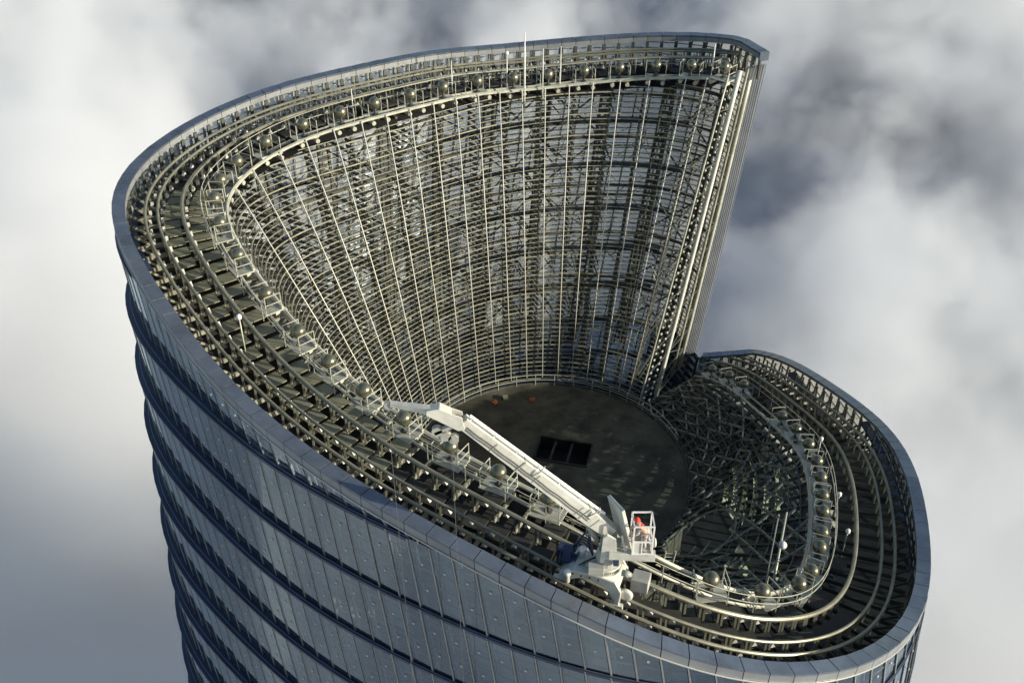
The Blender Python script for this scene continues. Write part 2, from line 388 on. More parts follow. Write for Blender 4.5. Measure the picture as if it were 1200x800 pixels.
# --- three crane rails with their stands and white clips
for off, dz, rad in ((1.79, .843, .10), (2.54, .815, .085), (4.005, .826, .125)):
    r_ = MB().tube(ringp(ss, off, dz), rad, 8)
    for j in range(2, NP - 2):
        for q in ((.0, .22) if off > 2 else (.0,)):
            s_ = SB[j] + q * (SB[j + 1] - SB[j]); a = ringp(s_, off, dz + .05)
            r_.beam(a, a - np.array([0, 0, .95]), .07, .10)
    r_ = r_.build('crane_rail', M['rail'], tower)
    cl_ = []
    for j in sorted([j for j in range(2, NP - 2) if SM[j] < .67], key=lambda j: abs(SM[j] - .47)):
        s_ = SM[j]; a = ringp(s_, off + .22, dz + .45); n_ = ringp(s_, off + .5, dz + .45) - a; n_ /= np.linalg.norm(n_); t_ = np.array([-n_[1], n_[0], 0])
        cl_.append(MB().prism([(-.16, -.12), (.14, -.12), (.02, .16)], a, t_, (0, 0, 1), n_, .16))
    many('rail_clip', cl_, M['clip'], r_)

# --- inner walkway handrail and edge tube
hr = MB(); ssr = np.linspace(.02, .975, 400)
for dz in (.45, .95): hr.tube(ringp(ssr, 5.2, dz), .025, 5)
for j in range(3, NP - 3, 2): a = ringp(SB[j], 5.2, .44); hr.beam(a, a - np.array([0, 0, 1.2]), .045, .045)
hr.build('walkway_handrail', M['tube'], tower)
ed = MB().tube(ringp(ssr, 6.65, 1.64), .13, 6); ed.tube(ringp(ssr, 5.75, 1.75), .09, 6); ed.build('ring_edge_tube', M['tube'], tower)

# ------------------------------------------------------------------ funnel wall of the crown (inner face, trusses, braces, rods)
def Rtop(s): return ringp(s, 6.65, 1.64)
def Dbot(s, r=RF + .25):
    q = Rtop(s); a = np.arctan2(q[..., 1] - FY, q[..., 0] - FX)
    return np.stack([FX + r * np.cos(a), FY + r * np.sin(a), np.full_like(a, ZF)], -1)
def fun(s, z):
    a, b = Rtop(s), Dbot(s); z = np.broadcast_to(z, a[..., 2].shape); t = (a[..., 2] - z) / (a[..., 2] - ZF)
    q = a + (b - a) * t[..., None]; q[..., 2] = z; return q
def mid(s, z, u):
    a = skin(np.asarray(s, float), z, .45, True); b = fun(s, z); return a + (b - a) * u
SEND = .60
# horizontal girts on the inner face, one ring each
zl = ZF + .45
nz = 0
while zl < 11.6:
    ok = []; segs = []
    for s_ in np.linspace(.006, SEND, 150):
        if hrim(s_) - 2.1 > zl: ok.append(s_)
        else:
            if len(ok) > 2: segs.append(ok)
            ok = []
    if len(ok) > 2: segs.append(ok)
    for sg in segs:
        MB().tube(fun(np.array(sg), zl), .030 if nz % 4 else .055, 4).build('girt', M['girt'], tower)
    zl += .42; nz += 1
# short packers between girts and the mullion lines give the ladder look
SC = np.arange(.018, SEND, .0345)         # truss column stations
levels = [Z1 - GAP_Z * k for k in range(-1, 5)]
for i, s_ in enumerate(SC):
    ztop = float(hrim(s_)) - 2.2; c = MB(); zz = np.linspace(ZF - .2, ztop, 12); ds = .0026
    for dd in (-ds, ds): c.tube([mid(s_ + dd, z, .45) for z in zz], .15, 6)
    for z in np.arange(ZF + .4, ztop - .2, .62):
        c.beam(mid(s_ - ds, z, .45), mid(s_ + ds, z, .45), .10, .30)
    for z in levels:
        if ZF < z < ztop: c.beam(mid(s_, z, .02), fun(s_, z), .12, .16); c.beam(mid(s_, z - .9, .02), fun(s_, z - .9), .09, .09); c.beam(mid(s_, z, .02), mid(s_, z - .9, .45), .07, .07)
    c.build('truss_column', M['steel_dark'], tower)
for z in levels:
    for u, r_, dz in ((.47, .17, 0), (.47, .10, -.85), (.06, .13, 0)):
        sg = [s_ for s_ in np.linspace(.008, SEND, 150) if hrim(s_) - 2.1 > z]
        if len(sg) > 3: MB().tube(mid(np.array(sg), z + dz, u), r_, 6).build('ring_girder', M['steel_dark'], tower)
for i in range(len(SC) - 1):
    if i % 3 == 1: continue
    c = MB()
    for a_, b_ in zip(levels[:-1], levels[1:]):
        zt = min(a_, float(min(hrim(SC[i]), hrim(SC[i + 1]))) - 2.2)
        zb = max(b_, ZF)
        if zt - zb < 2: continue
        for q in (0, 1):
            sa, sb = (SC[i], SC[i + 1]) if q else (SC[i + 1], SC[i])
            c.tube([mid(sa, zb + .1, .46), mid(sb, zt - .1, .46)], .085, 6)
    if c.v: c.build('cross_brace', M['steel_dark'], tower)
# fine cross bracing and pipe runs between the trusses and the skin
sw_ = ([], [])
for i in range(len(SC) - 1):
    c = sw_[i % 2]
    for z in np.arange(ZF + .5, float(min(hrim(SC[i]), hrim(SC[i + 1]))) - 4.0, 1.5):
        if SC[i] > .36: break
        for q in range(3):
            sa = SC[i] + (SC[i + 1] - SC[i]) * rng.random(); sb = sa + rng.normal(0, .007); u = rng.uniform(.15, .9)
            c.append(MB().beam(mid(sa, z, u), mid(min(max(sb, .008), SEND), z + rng.uniform(.3, 1.6), float(np.clip(u + rng.normal(0, .15), .12, .95))), .05, .05))
many('sway_rod', sw_[0], M['girt'], tower, 50); many('sway_rod', sw_[1], M['steel_dark'], tower, 50)
# secondary uprights: dark battens in a ladder behind the girts
for j in range(4, int(NP * SEND), 3):
    s_ = SB[j]; ztop = float(hrim(s_)) - 2.0; c = MB(); c.tube([mid(s_, z, .80) for z in np.linspace(ZF, ztop, 6)], .05, 4)
    for z in np.arange(ZF + .4, ztop, .50):
        c.beam(mid(s_, z, .80), mid(s_, z, .96), .17, .17)
    c.build('girt_upright', M['steel_dark'], tower)
# pale tension rods standing proud of the girts
for s_ in [.022, .04, .066, .0845, .1011, .1156, .1311, .1471, .1636, .1796, .1956, .2106, .2246, .2376, .2506, .2651, .2806, .2971, .3197, .3452]:
    a, b = Rtop(s_), Dbot(s_, RF + .1); c0 = np.array([FX, FY, 0]); v = c0 - a; v[2] = 0; v /= np.linalg.norm(v)
    a = a + v * .22 + np.array([0, 0, .1]); b = b + v * .22
    MB().tube([a, b + (a - b) * .03], .044, 8).build('tension_rod', M['rod'], tower, True)

# --- end frame of the tall wall at the notch
def endp(u, z, ds=0.0): return mid(.004 + ds, z, u)
ef = MB(); zt_, zb_ = float(hrim(.004)) - 1.2, -17.0
zz = np.linspace(zb_, zt_, 10)
endf = MB().tube([endp(.62, z) for z in zz], .20, 8).build('end_column', M['rod'], tower, True)
for u, r_, nm in ((.22, .20, 'tube'), (.36, .12, 'steel'), (.98, .08, 'tube')):
    MB().tube([endp(u, z) for z in zz], r_, 8).build('end_column', M[nm], tower, True)
for u in (.76, .90):
    many('end_rung', [MB().tube([endp(u - .012, z), endp(u + .012, z)], .09, 6) for z in np.arange(zb_, zt_ - 1, .62)], M['tube'], tower)
c = MB(); sgn = 0
for z in np.arange(zb_, zt_ - 2.3, 2.25):
    c.tube([endp(.22 if sgn else .60, z), endp(.60 if sgn else .22, z + 2.2)], .05, 6); c.tube([endp(.1, z), endp(.98, z)], .05, 6); sgn ^= 1
c.build('end_bracing', M['steel_dark'], tower)
# silver ribbed cladding down the outer end of the tall wall
ec_ = MB(); zz = np.linspace(zb_, float(hrim(.003)) - 1.08, 10)
def endskin(i, z, ds=0.0): return skin(np.array(.0035 + ds), z, i, True)
ec_.strip(np.array([endskin(-.06, z) for z in zz]), np.array([endskin(1.3, z) for z in zz]))
clad = ec_.build('end_cladding', M['clad'], tower)
for i in np.linspace(-.08, 1.3, 8): MB().tube([endskin(i, z, -.0006) for z in zz], .04, 6).build('cladding_rib', M['fascia'], clad)
# --- sloping lattice between the low ring and the deck (right hand side)
def lat(s, t):
    a, b = Rtop(s), Dbot(s, RF + .1); b = b.copy(); q = a + (b - a) * np.asarray(t)[..., None]; return q
ls0, ls1 = .575, .972
def hole(s_, t): return ((s_ - .766) / .032) ** 2 + ((t - .70) / .24) ** 2 < 1     # dark opening left in the lattice
sl = np.linspace(ls0, ls1, 44)
for i, s_ in enumerate(sl):
    c = MB(); ts = [t for t in np.linspace(0, 1, 81) if hole(s_, t)]
    if ts: c.beam(lat(s_, 0.0), lat(s_, ts[0]), .13, .22); c.beam(lat(s_, ts[-1]), lat(s_, 1.0), .13, .22)
    else: c.beam(lat(s_, 0.0), lat(s_, 1.0), .13, .22)
    c.build('lattice_rafter', M['steel_dark'], tower)
rs_ = []
for t in np.linspace(.06, .98, 13):
    q = lat(np.linspace(ls0, ls1, 60), np.full(60, t)) + np.array([0, 0, .16]); i0 = 0
    while i0 < 57:
        i1 = min(59, i0 + int(rng.integers(3, 11))); sm2 = ls0 + (ls1 - ls0) * (i0 + i1) / 118
        if not hole(sm2, t): rs_.append(MB().tube(q[i0:i1 + 1], .055, 4))
        i0 = i1 + (0 if rng.random() < .45 else int(rng.integers(1, 4)))
many('lattice_ring', rs_, M['steel_dark'], tower)
oa = np.linspace(0, 2 * np.pi, 33)[:-1]
MB().tube(lat(.766 + .032 * np.cos(oa), .70 + .24 * np.sin(oa)) + np.array([0, 0, .1]), .09, 6, True).build('opening_rim', M['steel'], tower)
bs, ps, lv = [], [], []
for i in range(len(sl) - 1):
    for k in range(12):
        t0, t1 = k / 12, (k + 1) / 12
        if hole((sl[i] + sl[i + 1]) / 2, (t0 + t1) / 2): continue
        if rng.random() < .55:
            a, b = (lat(sl[i], t0), lat(sl[i + 1], t1)) if (i + k) % 2 else (lat(sl[i + 1], t0), lat(sl[i], t1))
            bs.append(MB().beam(a + np.array([0, 0, .05]), b + np.array([0, 0, .05]), .13, .16))
        if rng.random() < (.96 if sl[i] > .78 and k >= 6 else .62 if sl[i] < .85 else .88) and not (i < 8 and k > 6):  # more panels low on the right, added to keep sun off the deck
            q = [lat(sl[i], t0 + .008), lat(sl[i + 1], t0 + .008), lat(sl[i + 1], t1 - .02), lat(sl[i], t1 - .02)]
            m_ = sum(q) / 4; q = [m_ + (p - m_) * .86 + np.array([0, 0, -.10]) for p in q]
            tip = ((sl[i] - .815) / .045) ** 2 + ((k / 12 - .30) / .30) ** 2 < 1 or (.70 < sl[i] < .80 and k < 6 and rng.random() < .35)
            if tip:   # panels tipped outer edge down to catch the sun, in the sunlit colour
                q = [p + np.array([0, 0, dz]) for p, dz in zip(q, (-.55, -.55, .30, .30))]
            (lv if tip else ps).append(MB().hexa(q, [p + np.array([0, 0, .05]) for p in q]))
many('lattice_brace', bs, M['steel'], tower); many('lattice_panel', ps, M['grate'], tower); many('sunlit_lattice_louvre', lv, M['sunlit_louvre'], tower)

# --- round roof deck with handrail, pit and kerb
dk = MB(); n = 96; a = np.arange(n) * 2 * np.pi / n
c0 = np.array([FX, FY, ZF]); circ = np.stack([np.cos(a), np.sin(a), 0 * a], -1)
# deck disc with a rectangular opening for the pit: build as ring sectors to a rectangle
px0, px1, py0, py1 = 2.0, 6.5, 4.3, 7.2
rect = []; PC, PS = math.cos(R(-14)), math.sin(R(-14))
for t in a:
    dx, dy = math.cos(t), math.sin(t); cx_, cy_ = (px0 + px1) / 2 - FX, (py0 + py1) / 2 - FY
    k = min((px1 - px0) / 2 / max(abs(dx), 1e-6), (py1 - py0) / 2 / max(abs(dy), 1e-6)); rect.append((FX + cx_ + dx * k * PC - dy * k * PS, FY + cy_ + dx * k * PS + dy * k * PC, ZF))
out = [tuple(c0 + RF * q) for q in circ]
dk.add(out + rect, [(i, (i + 1) % n, n + (i + 1) % n, n + i) for i in range(n)])
dk.add(out + [(p[0], p[1], ZF - 9) for p in out], [(i, (i + 1) % n, n + (i + 1) % n, n + i) for i in range(n)])
deck = dk.build('roof_deck', M['deck'], tower)
pt_ = MB(); pz = ZF - 1.3
pcx, pcy = (px0 + px1) / 2, (py0 + py1) / 2
cor = [(pcx + (x - pcx) * PC - (y - pcy) * PS, pcy + (x - pcx) * PS + (y - pcy) * PC) for x, y in ((px0, py0), (px1, py0), (px1, py1), (px0, py1))]
pt_.add([(*q, pz) for q in cor] + [(*q, ZF) for q in cor], [(0, 1, 2, 3), (0, 1, 5, 4), (1, 2, 6, 5), (2, 3, 7, 6), (3, 0, 4, 7)])
pf = MB()
for i in range(4): pf.beam((*cor[i], ZF + .05), (*cor[(i + 1) % 4], ZF + .05), .14, .10)
for k_ in (.3, .62): pf.beam((cor[0][0] + (cor[1][0] - cor[0][0]) * k_, cor[0][1] + (cor[1][1] - cor[0][1]) * k_, ZF - .25), (cor[3][0] + (cor[2][0] - cor[3][0]) * k_, cor[3][1] + (cor[2][1] - cor[3][1]) * k_, ZF - .25), .18, .2)
pf.build('pit_frame', M['grate'], deck)
pt_.build('deck_pit', M['pit'], deck)
hrl = MB(); aa = np.linspace(R(15), R(235), 90); rr_ = RF - .05
for z in (.55, 1.1): hrl.tube([c0 + np.array([rr_ * math.cos(t), rr_ * math.sin(t), z]) for t in aa], .035, 6)
for t in np.linspace(R(15), R(235), 26): p = c0 + np.array([rr_ * math.cos(t), rr_ * math.sin(t), 0]); hrl.tube([p, p + np.array([0, 0, 1.1])], .035, 6)
hrl.build('deck_handrail', M['tube'], tower)
kb = MB(); kb.tube([c0 + np.array([(RF + .05) * math.cos(t), (RF + .05) * math.sin(t), .06]) for t in np.linspace(0, 2 * np.pi, 97)[:-1]], .12, 6, True); kb.build('deck_kerb', M['steel_dark'], tower)

# ------------------------------------------------------------------ globes on the inner walkway
ORD = ['first', 'second', 'third', 'fourth', 'fifth', 'sixth', 'seventh', 'eighth', 'ninth', 'tenth', 'eleventh', 'twelfth', 'thirteenth', 'fourteenth', 'fifteenth', 'sixteenth', 'seventeenth', 'eighteenth']
_shared = {}
def globe(s_, label, group):
    q = ringp(s_, 6.0, .80); n_ = ringp(s_, 6.5, .8) - ringp(s_, 5.5, .8); n_[2] = 0; n_ /= np.linalg.norm(n_); ang = math.atan2(n_[1], n_[0])
    t = thing('rooftop_globe', label, 'globe', (q[0], q[1], q[2] - .95), group); t.rotation_euler = (0, 0, ang)
    if not _shared:
        def keep(mb, nm, m, sm=False, bv=0):
            o = mb.build(nm, m, None, sm, bv); o.parent = t; _shared.setdefault('parts', []).append(o)
        keep(MB().sphere((0, 0, .95), .43, 24, 14), 'globe_shell', M['globe'], True)
        keep(MB().lathe((0, 0, 0), [(.22, .04), (.22, .12), (.09, .16), (.09, .56)], 12), 'pedestal', M['steel_dark'])
        keep(MB().box((.0, 0, 0), (1, 0, 0), (0, 1, 0), (0, 0, 1), .62, .85, .04), 'tray', M['tube'], False, .01)
        for y in (-.80, .80):
            m_ = MB()
            m_.tube([(-.5, y, 0), (-.5, y, 1.15)], .03, 6); m_.tube([(.5, y, 0), (.5, y, 1.15)], .03, 6)
            for z in (.6, 1.15): m_.tube([(-.52, y, z), (.52, y, z)], .03, 6)
            keep(m_, 'guard_frame', M['tube'])
        m_ = MB(); m_.tube([(.56, -.82, .12), (.56, .82, .12)], .05, 6); keep(m_, 'toe_rail', M['rod'])
        for y in (-.6, .6): keep(MB().lathe((.1, y, -.22), [(.16, 0), (.16, .75)], 12, (1, 0, 0)), 'support_pipe', M['tube'])
    else:
        for p in _shared['parts']:
            c = p.copy(); COL.objects.link(c); c.parent = t
    return t
def s_at(off, dz, x, y, lo, hi):
    ss = np.linspace(lo, hi, 900); q = ringp(ss, off, dz); return float(ss[np.hypot(q[:, 0] - x, q[:, 1] - y).argmin()])
back = [s_at(6, .8, x, y, .0, .35) for x, y in ((-14.57, 8.84), (-12.21, 10.58), (-9.96, 12.19), (-7.51, 14.02), (-5.0, 15.6), (-2.4, 17.2), (.3, 18.7), (3.0, 19.8), (5.84, 20.63), (8.68, 20.85), (11.56, 20.57), (13.98, 19.39), (15.7, 17.6))]
for i, s_ in enumerate(reversed(back)):
    globe(s_, 'olive globe in guard frames under the back rim, nearest the tall notch edge' if i == 0 else f'olive globe in guard frames under the back rim, {ORD[i]} from the tall notch edge', 'globes along the inner walkway')
left = list(np.linspace(.30, .466, 8)) + [.4867, .5083, .5298, .5512, .5705, .589]
for i, s_ in enumerate(left):
    if i < 8: lb = f'globe in sunlit guard frames on the left curve, {ORD[i]} after the back rim'
    elif i < 13: lb = f'round olive metal globe beside the white crane boom, {ORD[12 - i]} from the jib tip' if i < 11 else f'round olive globe below the crane boom, {ORD[i - 11]} after the boom head'
    else: lb = 'round olive metal globe under the lower boom, closest to the crane base'
    if i in (8, 9, 10): lb = ['olive metal globe higher up the front walkway, two before the jib tip', 'olive metal globe on the front walkway just before the jib tip', 'olive metal globe directly below the white jib tip'][i - 8]
    globe(s_, lb, 'globes along the inner walkway')
right = [.650, .678, .7075, .7235, .7434, .7539, .7684, .7799, .7949, .8114, .8329, .8559, .8759, .924, .9425, .9625]
for i, s_ in enumerate(right):
    lb = 'olive globe inside its own guard rail just right of the crane cage' if i == 0 else ('shaded globe by the low parapet end, ' + ['farthest from the notch of those three', 'middle one of those three', 'closest to the notch'][i - 13] if i > 12 else f'shiny globe on the right curve, {ORD[i - 1]} along from the crane cage globe')
    globe(s_, lb, 'globes along the inner walkway')
# ------------------------------------------------------------------ the white crane on the front rails
BX, BY, BZ = 3.6, -25.2, 3.75
crane = thing('maintenance_crane', 'white luffing crane on the front rails with its long boom leaning out to the left', 'crane', (BX, BY, BZ))
tq = ringp(np.array([.600, .618]), 2.2, .8); T = tq[1] - tq[0]; sl_ = T[2] / np.hypot(T[0], T[1]); T[2] = 0; T /= np.linalg.norm(T); Nn = np.array([-T[1], T[0], 0.0]); Z = np.array([0, 0, 1.0])
def CL(t, n, z): return np.array([BX, BY, BZ]) + T * t + Nn * n + Z * z
# arched carriage bridging along the rails
arch = [(-1.45, .15), (-1.15, .15)] + [(-1.15 + 2.35 * (i / 12), .15 + .80 * math.sin(math.pi * i / 12) ** .55) for i in range(1, 12)] + [(1.20, .0), (1.55, -.05), (1.55, .62), (1.25, 1.18), (.6, 1.28), (-.7, 1.28), (-1.25, .95), (-1.45, .6)]
cb = MB().prism(arch, CL(0, -.50, 0), T, Z, Nn, .10); cb.prism(arch, CL(0, .95, 0), T, Z, Nn, .10)
cb.box(CL(-.03, .22, 1.21), T, Nn, Z, .72, .72, .06); cb.beam(CL(-.75, .22, 1.2), CL(-1.38, .22, .72), 1.4, .06); cb.beam(CL(.66, .22, 1.22), CL(1.45, .22, .80), 1.4, .06)
car = cb.build('carriage', M['crane'], crane, False, .02)
for t in (-1.3, 1.4):
    for n in (-.55, 1.35):
        b = MB(); z0 = sl_ * t
        b.box(CL(t, n, .12 + z0), T, Nn, Z, .30, .11, .16); b.beam(CL(t, n, .15 + z0), CL(t, n * .7, .7), .2, .2)
        bo = b.build('bogie', M['crane'], crane)
        w_ = MB()
        for q in (-.17, .17): w_.lathe(CL(t + q, n - .07, .04 + z0), [(.13, 0), (.13, .14)], 14, Nn)
        w_.build('wheel', M['black'], bo)
bl = MB()
for t in (-.7, -.3, .1, .5): bl.lathe(CL(t, -.57, 1.12), [(.04, 0), (.04, .05)], 8, -Nn)
bl.build('bolts', M['black'], car)
# slewing ring with teeth, turret
SC_ = np.array([4.28, -25.25, 5.02]); sr = MB().lathe(SC_, [(.50, 0), (.62, .02), (.62, .12), (.56, .14), (.56, .3), (.66, .32), (.66, .44), (.4, .46)], 40)
for i in range(48):
    a_ = i * 2 * math.pi / 48; d_ = np.array([math.cos(a_), math.sin(a_), 0]); sr.box(SC_ + d_ * .64 + Z * .20, d_, np.cross(Z, d_), Z, .05, .022, .07)
sr.build('slewing_ring', M['crane'], crane)
tu = MB().lathe(SC_ + Z * .46, [(.55, 0), (.50, .5), (.38, .7)], 24); tu.build('turret_base', M['crane_grey'], crane)
tx = np.array([.995, -.06, 0]); ty = np.array([.06, .995, 0])
tw_ = MB()
for y in (-.42, .42): tw_.prism([(-.35, 0), (.42, 0), (.30, 1.5), (-.10, 1.75), (-.28, 1.55)], SC_ + ty * y + Z * .75, tx, Z, ty, .12)
tw_.box(SC_ + tx * .28 + Z * 1.35, tx, ty, Z, .10, .36, .60)
tw_.build('turret', M['crane'], crane, False, .015)
gd = MB().box((5.30, -25.75, 6.32), tx, ty, Z, 1.02, .16, .22); gd.box((5.30, -25.0, 6.32), tx, ty, Z, 1.02, .12, .18); gd.box((4.55, -25.4, 6.32), tx, ty, Z, .3, .40, .2)
gd.build('platform_girder', M['crane'], crane, False, .015)
# leaning counterweight slab
sa_, sb_ = np.array([5.05, -25.1, 6.55]), np.array([4.50, -25.1, 8.85]); ax = (sb_ - sa_) / np.linalg.norm(sb_ - sa_); tyr = np.array([-.45, .893, 0]); tyr = tyr - ax * np.dot(tyr, ax); tyr /= np.linalg.norm(tyr); nx = np.cross(ax, tyr)
MB().box((sa_ + sb_) / 2, ax, tyr, nx, np.linalg.norm(sb_ - sa_) / 2, .62, .085).build('counterweight_slab', M['crane'], crane, False, .03)
MB().beam((5.0, -25.72, 6.5), (4.78, -25.72, 7.5), .07, .09).build('slab_stay', M['crane'], crane)
# operator cage
x0, x1, y0, y1, zf, zt = 5.28, 6.14, -25.9, -25.0, 6.50, 8.2
cg = MB()
for x in (x0, x1):
    for y in (y0, y1): cg.beam((x, y, zf), (x, y, zt), .065, .065, (1, 0, 0))
for z in (zf + .05, zf + .78, zt):
    for a_, b_ in (((x0, y0), (x1, y0)), ((x1, y0), (x1, y1)), ((x1, y1), (x0, y1)), ((x0, y1), (x0, y0))): cg.beam((*a_, z), (*b_, z), .06, .06)
cg.beam((x0 + .40, y0, zf), (x0 + .40, y0, zf + .8), .05, .05, (1, 0, 0))
cage = cg.build('cage', M['white'], crane)
MB().box(((x0 + x1) / 2, (y0 + y1) / 2, zf), (1, 0, 0), (0, 1, 0), Z, .43, .45, .03).build('cage_floor', M['crane_grey'], cage)
MB().box((x0 + .20, y0 + .02, zf + .40), (1, 0, 0), (0, 1, 0), Z, .19, .015, .34).build('cage_panel', M['crane'], cage)
MB().box((5.60, -25.15, 7.0), (1, 0, 0), (0, 1, 0), Z, .16, .12, .45).build('control_box', M['crane_grey'], cage, False, .02)
MB().lathe((x1 + .02, -25.5, 6.85), [(.05, 0), (.20, .05), (.24, .14), (.16, .2)], 16, (1, 0, 0)).build('cage_lamp', M['crane'], cage)
# boom
A, B = np.array([4.22, -25.15, 7.35]), np.array([-2.0, -25.80, 14.05]); d_ = (B - A) / np.linalg.norm(B - A); side = np.array([d_[1], -d_[0], 0]); side /= np.linalg.norm(side)
if side[1] > 0: side = -side
up_ = np.cross(side, d_); up_ = up_ if up_[2] > 0 else -up_
def bx4(P, hw, hu): return [P - side * hw - up_ * hu, P + side * hw - up_ * hu, P + side * hw + up_ * hu, P - side * hw + up_ * hu]
bm = MB().hexa(bx4(A - d_ * .2, .26, .30), bx4(A + d_ * 1.2, .27, .37)); bm.hexa(bx4(A + d_ * 1.202, .27, .37), bx4(B, .20, .27))
boom = bm.build('boom', M['crane'], crane, False, .02)
tb = MB(); tb.tube([A + d_ * .9 + up_ * .56 + side * .1, B + up_ * .44 + side * .1], .06, 8)
for q in np.linspace(.12, .98, 7): P = A + (B - A) * q; tb.beam(P + up_ * .22 + side * .1, P + up_ * (.56 - .12 * q) + side * .1, .05, .05)
tb.build('boom_top_tube', M['white'], boom)
st = MB()
for q in (.10, .22, .52, .80): P = A + (B - A) * q; st.box(P + side * (.275 - .065 * q) , up_, d_, side, .28 - .08 * q, .03, .02)
st.build('boom_stiffeners', M['crane_grey'], boom)
wk = MB()
for q in (.55, .16): P = A + (B - A) * q + side * .27; wk.tube([P, P + up_ * .5 + side * .1, P + up_ * .75], .03, 6)
wk.build('boom_brackets', M['crane_grey'], boom)
hs = MB()
for k_ in (-.12, .0): hs.tube([A + (B - A) * t + side * (.30 - .07 * t) + up_ * (k_ + .015 * math.sin(t * 40)) for t in np.linspace(.14, .97, 40)], .018, 5)
hs.build('boom_hoses', M['black'], boom)
fl_ = MB()
for q in (.185, .63):
    P = A + (B - A) * q; hh = .40 - .11 * q
    fl_.box(P, up_, side, d_, hh, .30 - .06 * q, .035)
    for u in np.linspace(-.8, .8, 6): fl_.lathe(P + side * (.24 - .06 * q) + up_ * hh * u + d_ * .03, [(.03, 0), (.03, .05)], 6, d_)
fl_.build('boom_flanges', M['crane_grey'], boom)
# head and jib
J0, J1 = np.array([-3.30, -25.85, 14.60]), np.array([-4.85, -25.45, 14.62])
hd = MB(); gx = np.array([-1, -.02, 0]); gx /= np.linalg.norm(gx); gy = np.cross(gx, Z)
pl = [(-.12, -.34), (.16, -.36), (.62, -.05), (1.26, .36), (1.40, .46), (1.36, .66), (.85, .76), (.38, .48), (-.02, .30)]
for y in (-.19, .19): hd.prism(pl, B + gy * y, gx, Z, gy, .07)
hd.prism(pl[2:8], B, gx, Z, gy, .30)
head = hd.build('boom_head', M['crane'], crane, False, .015)
jb = MB(); jb.hexa([J0 + np.array([.35, -.15, -.20]), J0 + np.array([.35, .15, -.20]), J0 + np.array([.35, .15, .14]), J0 + np.array([.35, -.15, .14])][::1],
                   [J1 + np.array([0, -.10, -.11]), J1 + np.array([0, .10, -.11]), J1 + np.array([0, .10, .10]), J1 + np.array([0, -.10, .10])])
jib = jb.build('jib', M['crane'], crane, False, .015)
MB().lathe(J1 + np.array([-.05, -.06, -.08]), [(.20, 0), (.14, .04), (.14, .08), (.20, .12)], 18, (0, 1, 0)).build('pulley', M['crane_grey'], jib)
sh = MB()
for k_, (x, z) in enumerate(((-2.65, 13.35), (-3.0, 13.6), (-2.35, 13.2))): sh.lathe((x, -26.0, z), [(.22, 0), (.15, .05), (.15, .17), (.22, .22)], 18, (0, 1, 0))
sh.beam((-2.3, -25.9, 13.9), (-3.1, -25.9, 13.5), .2, .14); sh.box((-2.75, -25.72, 13.3), (1, 0, 0), (0, 1, 0), Z, .22, .12, .2)
sh.build('sheave_block', M['crane_grey'], head)
for x, y, z in ((-4.98, -25.46, 14.5), (-2.42, -26.03, 13.3)): MB().tube([(x, y, z), (x, y, -60)], .011, 5).build('cable', M['cable'], crane)
# luffing cylinder, winch, hoses, beacons, cabinet
lc = MB().tube([(3.85, -25.0, 6.35), (3.35, -25.1, 7.5)], .12, 12); lc.tube([(3.35, -25.1, 7.5), (2.72, -25.25, 8.7)], .07, 10); lc.build('luffing_cylinder', M['crane_grey'], crane, True)
wi = MB().lathe((2.25, -24.35, 4.75), [(.42, 0), (.42, .06), (.28, .07), (.28, .75), (.42, .76), (.42, .82)], 22, T); wi.box((2.7, -23.9, 4.4), T, Nn, Z, .55, .3, .4); wi.box((2.55, -24.5, 5.2), T, Nn, Z, .2, .2, .25)
win = wi.build('winch', M['shade_blue'], crane, False, .02)
ho = MB()
for k_ in range(5):
    P0 = np.array([2.5 + .1 * k_, -24.3, 5.2]); P3 = np.array([3.7, -24.9 + .08 * k_, 5.5]); sag = .5 + .12 * k_
    ho.tube([P0 + (P3 - P0) * t + Z * (-.2 + sag * math.sin(math.pi * t)) + Nn * .3 * math.sin(math.pi * t) for t in np.linspace(0, 1, 12)], .035, 6)
ho.build('hoses', M['shade_blue'], win, True)
for x, y, z in ((3.25, -24.6, 5.35), (2.50, -25.45, 4.75)): MB().lathe((x, y, z), [(.14, -.45), (.14, 0), (.17, .02), (.17, .2), (.10, .28), (.03, .3)], 16).build('beacon', M['white'], crane, True)
for x, y, z in ((3.35, -25.2, 5.18), (4.9, -25.85, 5.3)): MB().lathe((x, y, z), [(.05, 0), (.15, .02), (.15, .34), (.11, .36), (.11, .44)], 14, T).build('drive_motor', M['crane_grey'], crane, True)
pp = MB()
for k_ in range(4): pp.tube([(3.0 + .12 * k_, -25.15, 5.0), (3.3 + .1 * k_, -25.3, 5.45 + .06 * k_), (3.9, -25.35 + .06 * k_, 5.75)], .022, 6)
pp.build('hydraulic_pipes', M['black'], crane)
MB().box((4.62, -25.82, 5.95), tx, ty, Z, .12, .10, .18).build('junction_box', M['shade_blue'], crane, False, .015)
MB().box((3.75, -25.75, 5.45), tx, ty, Z, .36, .22, .22).build('gearbox', M['crane_grey'], crane, False, .03)
cbn = MB().box((5.90, -25.35, 4.15), T, Nn, Z, .40, .36, .36).build('equipment_cabinet', M['crane_grey'], crane, False, .025)
MB().lathe((5.15, -26.0, 4.0), [(.22, -.1), (.34, -.06), (.34, .06), (.22, .1)], 20, Nn).build('drive_wheel', M['crane'], crane, True)

